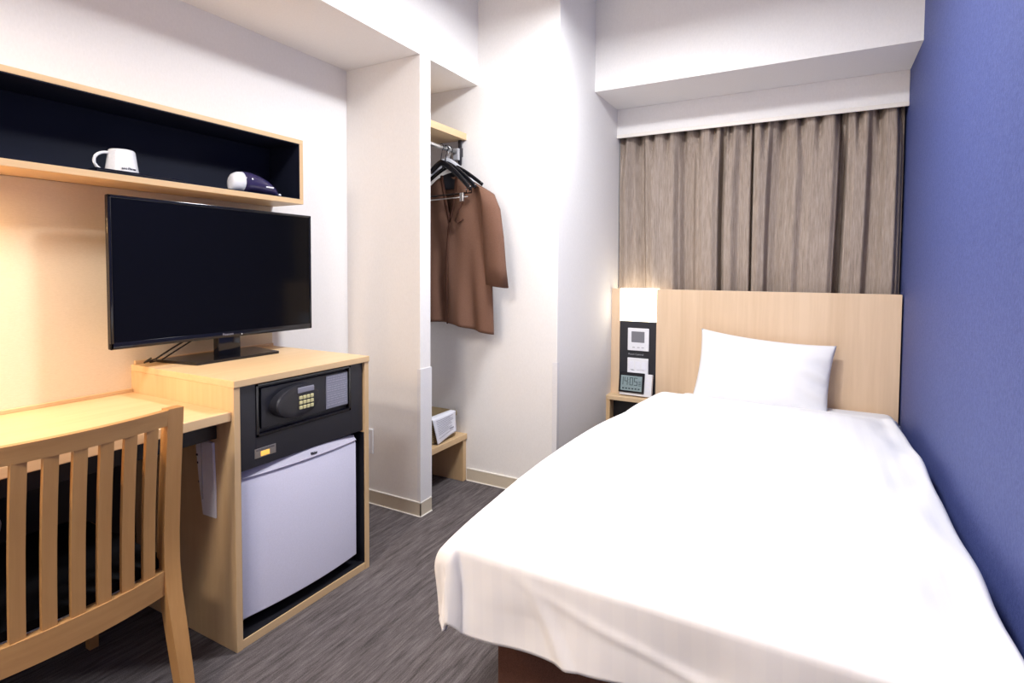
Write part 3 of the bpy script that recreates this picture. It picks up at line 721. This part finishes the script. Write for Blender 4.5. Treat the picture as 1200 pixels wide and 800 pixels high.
# ================================================================== HEADBOARD WALL
HB = 3.379; HT = 0.030; HZ = 1.056
PX0, PX1 = -1.090, -0.860
hb = thing('headboard', 'wide light wood headboard panel below the curtains', 'headboard', (-0.38, 3.395, 0))
obj('main_panel', B(PX1, 0.370, HB, HB + HT, 0, HZ), MAPLEH, hb)
obj('narrow_panel', B(XS, PX0, HB, HB + HT, 0, HZ), MAPLEH, hb)
cp = obj('control_panel', B(PX0 + 0.0008, PX1 - 0.0008, HB + 0.004, HB + HT, 0.385, 0.853), BLKMETAL, hb, label='black control panel between wood panels')
thm = obj('thermostat', B(-1.036, -0.903, HB - 0.006, HB + 0.004, 0.672, 0.812, bev=0.003), WHITEP, cp, label='white thermostat plate')
obj('thermostat_display', B(-1.012, -0.930, HB - 0.0075, HB - 0.005, 0.724, 0.792, bev=0.001), LCDD, thm)
b = nb()
for x in (-1.005, -0.975, -0.948): box(b, x, x + 0.016, HB - 0.0075, HB - 0.005, 0.690, 0.695, bev=0.0005)
obj('thermostat_button', b, GREYP, thm)
text('panel_print', 'Room Control', 0.016, Vector((-0.985, HB + 0.0036, 0.648)), FY, GREYP, cp)
swp = obj('switch_plate', B(-1.036, -0.905, HB - 0.006, HB + 0.004, 0.490, 0.626, bev=0.003), WHITEP, cp, label='white switch plate')
for i, (x, z) in enumerate(((-1.025, 0.575), (-0.985, 0.575), (-0.945, 0.575))):
    obj('switch_button', B(x, x + 0.03, HB - 0.008, HB - 0.005, z - 0.02, z + 0.03, bev=0.002), PAPERW, swp)
b = nb(); box(b, -1.016, -0.996, HB - 0.0068, HB - 0.0055, 0.552, 0.5545, bev=0); box(b, -1.010, -0.99, HB - 0.0068, HB - 0.0055, 0.548, 0.5505, bev=0); box(b, -0.975, -0.93, HB - 0.0068, HB - 0.0055, 0.551, 0.5525, bev=0); obj('switch_print', b, TEXTG, swp)
lp = thing('reading_lamp', 'glowing square bedside lamp panel set in the headboard', 'lamp', ((PX0 + PX1) / 2, HB, 0.86))
obj('lamp_diffuser', B(PX0 + 0.001, PX1 - 0.001, HB - 0.0005, HB + 0.072, 0.8545, HZ + 0.002, bev=0.002), LAMPW, lp, label='lit warm white diffuser')
obj('lamp_tray', B(PX0 + 0.001, PX1 - 0.001, HB + 0.031, HB + 0.072, 0.845, 0.854), WHITEP, lp)

ns = thing('nightstand', 'small light wood bedside ledge with open box below', 'nightstand', (-1.01, 3.30, 0))
obj('ledge', B(XS, -0.880, 3.292, HB - 0.0005, 0.366, 0.394, bev=0.003), MAPLEX, ns)
obj('side_panel', B(XS, XS + 0.024, 3.297, HB - 0.0005, 0, 0.366), MAPLE, ns)
obj('back_panel', B(XS + 0.024, -0.882, HB - 0.010, HB - 0.0005, 0, 0.366), BLACK, ns, label='black back board')
obj('lower_shelf', B(XS + 0.024, -0.882, 3.297, HB - 0.010, 0.16, 0.18), BLACK, ns)

# digital clock: leans back a little
ck = thing('digital_clock', 'white digital clock with black framed display reading 14:05', 'clock', (-0.97, 3.30, 0.403))
def tiltm(o, ang, piv):
    Mx = Matrix.Translation(piv) @ Matrix.Rotation(ang, 4, 'X') @ Matrix.Rotation(math.radians(-4), 4, 'Z') @ Matrix.Translation(-Vector(piv))
    o.data.transform(Matrix.Translation(-ORIG[ck.name]) @ Mx @ Matrix.Translation(ORIG[ck.name])); return o
pv = Vector((-0.97, 3.3400, 0.396)); TA = math.radians(-9)
tiltm(obj('clock_body', B(-1.072, -0.868, 3.3280, 3.3520, 0.4085, 0.545, bev=0.003), WHITEP, ck), TA, pv)
f_ = tiltm(obj('display_frame', B(-1.076, -0.912, 3.3200, 3.3300, 0.424, 0.549, bev=0.004), BLKGLOSS, ck, label='black display frame'), TA, pv)
tiltm(obj('display', B(-1.062, -0.926, 3.3185, 3.3210, 0.436, 0.528, bev=0.001), LCDG, f_, label='grey green liquid crystal display'), TA, pv)
# seven segment digits
SEG = {'1': 'bc', '4': 'fgbc', '0': 'abcdef', '5': 'afgcd'}
b = nb()
def seg7(bm, d, x, z, w_, h, t_):
    y0, y1 = 3.3177, 3.3190
    P7 = {'a': (x, x + w_, z + h - t_, z + h), 'd': (x, x + w_, z, z + t_), 'g': (x, x + w_, z + h / 2 - t_ / 2, z + h / 2 + t_ / 2), 'b': (x + w_ - t_, x + w_, z + h / 2, z + h), 'c': (x + w_ - t_, x + w_, z, z + h / 2), 'f': (x, x + t_, z + h / 2, z + h), 'e': (x, x + t_, z, z + h / 2)}
    for s_ in SEG[d]: q = P7[s_]; box(bm, q[0], q[1], y0, y1, q[2], q[3], bev=0)
for d, x in (('1', -1.066), ('4', -1.038), ('0', -1.004), ('5', -0.976)): seg7(b, d, x, 0.470, 0.021, 0.048, 0.004)
for z in (0.482, 0.502): box(b, -1.0115, -1.0085, 3.3177, 3.3190, z, z + 0.004, bev=0)
for i in range(4): box(b, -0.948, -0.932, 3.3177, 3.3190, 0.470 + i * 0.008, 0.473 + i * 0.008, bev=0)
for i in range(6): box(b, -1.05 + i * 0.02, -1.038 + i * 0.02, 3.3177, 3.3190, 0.446, 0.454, bev=0)
tiltm(obj('digits', b, LCDT, f_), TA, pv)
b = nb()
for i in range(4): box(b, -0.902, -0.880, 3.3268, 3.3285, 0.44 + i * 0.024, 0.450 + i * 0.024, bev=0.0005)
tiltm(obj('button', b, PAPERW, ck), TA, pv)

for o_ in [ck]: o_.location.z -= 0.009; o_.location.y -= 0.009

# ================================================================== CURTAINS
def ux(u): # curtain positions taken along the window wall
    tab = [(727, -1.131), (752, -0.991), (770, -0.893), (790, -0.788), (815, -0.66), (842, -0.527), (848, -0.498), (866, -0.413), (878, -0.357), (898, -0.267), (940, -0.084), (975, 0.061), (985, 0.101), (1010, 0.199), (1057, 0.367)]
    for (a, xa), (c, xc) in zip(tab, tab[1:]):
        if u <= c: return xa + (xc - xa) * (u - a) / (c - a)
    return tab[-1][1]
FD = [(727, .3), (733, .1), (742, .5), (753, .9), (758, .25), (766, .0), (778, .12), (790, .05), (796, .5), (802, .95), (812, .8), (818, .35), (826, .1), (836, .0), (842, .15), (845, 1.3), (848, 1.2), (851, .1), (858, .05), (866, .45), (873, .3), (877, .25), (879.5, 1.3), (882, .2), (888, .0), (896, .1), (902, .7), (910, .85), (920, .5), (930, .15), (938, .35), (948, .12), (960, .05), (970, .0), (976, .2), (979, 1.35), (984, 1.3), (988, .4), (996, .1), (1008, .05), (1016, .6), (1026, .5), (1034, .1), (1046, .0), (1052, .3), (1058, .6)]
FX_ = [(ux(u), d) for u, d in FD]
def depth(x):
    for (a, da), (c, dc) in zip(FX_, FX_[1:]):
        if x <= c:
            t_ = (x - a) / (c - a) if c > a else 0; t_ = max(0, min(1, t_)); t_ = t_ * t_ * (3 - 2 * t_); return da + (dc - da) * t_
    return FX_[-1][1]
def curtain(x0, x1, n, label):
    bm = nb(); NZ = 46; zt, zb = 2.045, 0.06; G = []
    for j in range(NZ + 1):
        row = []; z = zb + (zt - zb) * j / NZ; hh = (z - 1.05) / 1.0
        for i in range(n + 1):
            x = x0 + (x1 - x0) * i / n
            xs = x + 0.012 * math.sin(2.2 * z + 3 * x) * max(0, 1 - abs(x - x0) * 0) * min(1, min(x - x0, x1 - x) * 10)
            xs = min(max(xs, -1.131), 0.367)
            d = depth(xs)
            top = max(0, min(1, (z - 1.75) / 0.28)); top = top * top
            pl = 0.5 + 0.5 * math.sin(2 * math.pi * (x + 1.14) / 0.092)
            d2 = d * (1 - 0.55 * top) + 0.75 * pl ** 3 * top
            y = 3.470 + 0.088 * d2 + 0.004 * math.sin(5 * z + 9 * x)
            row.append(bm.verts.new((x, y, z)))
        G.append(row)
    for j in range(NZ):
        for i in range(n): bm.faces.new((G[j][i], G[j][i + 1], G[j + 1][i + 1], G[j + 1][i]))
    o = obj('curtain', bm, CURT, None, True); m = o.modifiers.new('t', 'SOLIDIFY'); m.thickness = 0.002
    tag(o, label, 'curtain', None); return o
curtain(-1.138, -0.3565, 330, 'taupe woven curtain hanging on the left half of the window')
curtain(-0.3555, 0.370, 330, 'taupe woven curtain on the right half, next to the blue wall')

# ================================================================== BED
bed = thing('bed', 'single bed with brown cloth base and white mattress along the blue wall', 'bed', (-0.17, 2.27, 0))
b = nb(); box(b, -0.700, 0.352, 1.195, 3.360, 0.02, 0.265, bev=0.012, seg=3); obj('bed_base', b, BEDB, bed, 'auto')
b = nb(); box(b, -0.700, 0.352, 1.185, 3.366, 0.266, 0.455, bev=0.045, seg=5); obj('mattress', b, PILLOWM, bed, 'auto')
for x in (-0.62, 0.27):
    for y in (1.28, 3.27): obj('foot', lathe(nb(), (x, y, 0), [(0.02, 0), (0.02, 0.021)], 14), BLACK, bed)

XL0, XR0, YF0, YH0 = -0.700, 0.300, 1.055, 2.98    # where the duvet starts to curve over
def duvet():
    bm = nb(); NA, NB = 220, 300
    hl, hr, hf, hh = 0.226, 0.13, 0.215, 0.10
    G = []
    def axis(n, lo, a, c, hi):  # denser at the overhangs
        L = [lo + (hi - lo) * i / n for i in range(n + 1)]; return L
    A = axis(NA, XL0 - hl, XL0, XR0, XR0 + hr); Bs = axis(NB, YF0 - hf, YF0, YH0, YH0 + hh)
    for b_ in Bs:
        row = []
        for a in A:
            ol = max(0, XL0 - a); orr = max(0, a - XR0); of = max(0, YF0 - b_); oh = max(0, b_ - YH0)
            sx, sy = (ol - orr), (of - oh)
            p = 7.0; o = (abs(sx) ** p + abs(sy) ** p) ** (1 / p)
            bx = min(max(a, XL0), XR0); by = min(max(b_, YF0), YH0)
            L = math.hypot(sx, sy) or 1; dx, dy = -sx / L, -sy / L
            r = 0.020 if of >= ol else 0.075
            if ol > 0 and of > 0: t_ = of / (of + ol); r = 0.020 * t_ + 0.075 * (1 - t_)
            if oh > max(ol, orr, of): r = 0.07
            q = math.pi * r / 2
            if o < q: h = r * math.sin(o / r); d = r * (1 - math.cos(o / r))
            else: h = r - 0.010 * min(1, (o - q) / 0.1); d = r + (o - q)
            if oh > 0 and o >= q: h = r - 0.6 * (o - q)
            corner = min(1, ol / 0.12) * min(1, of / 0.12)
            if of > 0 and ol > 0: dg = 4 * ol * of / (ol + of) ** 2; h += 0.13 * corner * dg ** 2 * max(0, o - 0.05); d *= (1 - 0.02 * corner)
            # top surface puff
            ex = min(1, (a - XL0) / 0.22) if a > XL0 else 0; ex = max(ex, 0); ex2 = max(0, min(1, (XR0 - a) / 0.2))
            ey = max(0, min(1, (b_ - YF0) / 0.25)); ey2 = max(0, min(1, (YH0 - b_) / 0.2))
            sm = lambda t__: t__ * t__ * (3 - 2 * t__)
            puff = 0.026 * sm(ex) * sm(ex2) * sm(ey) * sm(ey2)
            v = Vector((a * 1.6, b_ * 1.1, 0.3)); nz = noise.noise(v) * 0.012 + noise.noise(v * 3.1) * 0.004
            bmp = max(0, 1 - ((b_ - 1.95) / 1.05) ** 2); bm2 = max(0, 1 - ((b_ - 1.68) / 0.72) ** 2)
            sh = max(0, 1 - (max(0, a - XL0) / 0.35)) * bmp * 0.034 * max(0, 1 - o / 0.12) - 0.012 * max(0, min(1, (b_ - 2.5) / 0.5))
            if a < XL0 + 0.2: bx -= (0.046 * bm2 + 0.008 * bmp) * min(1, (XL0 + 0.2 - a) / 0.2)
            if a > XR0 - 0.2: bx += 0.016 * max(0, 1 - ((b_ - 2.1) / 0.8) ** 2) * min(1, (a - XR0 + 0.2) / 0.2)
            rc = max(0, (a - XR0 + 0.25) / 0.25) * 0.012
            z = 0.527 - d + puff + sh - rc + nz * (1 if o < 0.05 else 0.5)
            # long soft creases on the hanging faces
            if o > 0.03:
                k = min(1, (o - 0.03) / 0.1)
                if abs(sy) > abs(sx): h += k * (0.006 * math.sin(a * 17 + 2.2 * b_) + 0.010 * noise.noise(Vector((a * 7, o * 6, 2))) + 0.010 * max(0, 1 - abs(a + 0.50 - 0.5 * (o - 0.1)) / 0.03) + 0.006 * max(0, 1 - abs(o - 0.06 - 0.30 * (a + 0.5)) / 0.02))
                else: h += k * (0.010 * math.sin(b_ * 11 + 1.3) + 0.012 * noise.noise(Vector((b_ * 6, o * 5, 5))))
            # wrinkles running along the right shoulder beside the wall
            if a > XR0 - 0.12:
                kk = min(1, (a - XR0 + 0.12) / 0.1); z += kk * 0.012 * noise.noise(Vector((a * 14, b_ * 4.2, 1))) ; bx += kk * 0.010 * noise.noise(Vector((2, b_ * 3.5, 4)))
            x = bx + dx * h; y = by + dy * h
            if orr > 0: x = min(x, XR - 0.006)
            if of > 0: z += 0.11 * min(of, 0.215) * min(1, max(0, (a + 0.62) / 0.35)) + 0.02 * corner
            z = max(z, 0.24)
            row.append(bm.verts.new((x, y, z)))
        G.append(row)
    for j in range(NB):
        for i in range(NA): bm.faces.new((G[j][i], G[j][i + 1], G[j + 1][i + 1], G[j + 1][i]))
    return bm
dv = obj('duvet', duvet(), SHEET, None, True); m = dv.modifiers.new('t', 'SOLIDIFY'); m.thickness = 0.012; m.offset = -1
tag(dv, 'white duvet with faint woven stripes spread over the bed', 'duvet')

def pillow():
    bm = nb(); N1, N2 = 56, 40; W_, H_, T_ = 0.338, 0.208, 0.075
    tops = {}
    def pt(i, j, side):
        u = -1 + 2 * i / N1; v = -1 + 2 * j / N2
        pin = 1 - 0.10 * (1 - abs(u) ** 2.2) * abs(v) ** 3; pin2 = 1 - 0.05 * (1 - abs(v) ** 2.0) * abs(u) ** 3
        x = W_ * u * pin2; y = H_ * v * pin
        e = max(0, (1 - abs(u) ** 3.2)) ** 0.62 * max(0, (1 - abs(v) ** 2.6)) ** 0.6
        wr = 0.010 * e * noise.noise(Vector((u * 2.2, v * 2.2, 1.5))) 
        fan = 0.013 * max(0, u - 0.45) / 0.55 * math.sin(v * 13 + u * 6) * (1 - v * v)
        z = side * (T_ * e) + (wr + fan) * (1 if side > 0 else -0.4) * (0 if (i in (0, N1) or j in (0, N2)) else 1)
        return Vector((x, y, z))
    for side in (1, -1):
        G = [[None] * (N1 + 1) for _ in range(N2 + 1)]
        for j in range(N2 + 1):
            for i in range(N1 + 1):
                edge = i in (0, N1) or j in (0, N2)
                if edge and (i, j) in tops: G[j][i] = tops[(i, j)]; continue
                v = bm.verts.new(pt(i, j, side)); G[j][i] = v
                if edge: tops[(i, j)] = v
        for j in range(N2):
            for i in range(N1):
                f = (G[j][i], G[j][i + 1], G[j + 1][i + 1], G[j + 1][i]); bm.faces.new(f if side > 0 else f[::-1])
    # stand it up: width along x, height leaning back against the headboard, dropping slightly to the right
    R = Matrix.Translation((-0.262, 3.264, 0.612)) @ Matrix.Rotation(math.radians(4.6), 4, 'Y') @ Matrix.Rotation(math.radians(75), 4, 'X')
    bm.transform(R); return bm
tag(obj('pillow', pillow(), PILLOWM, None, True), 'white pillow leaning upright against the headboard', 'pillow')
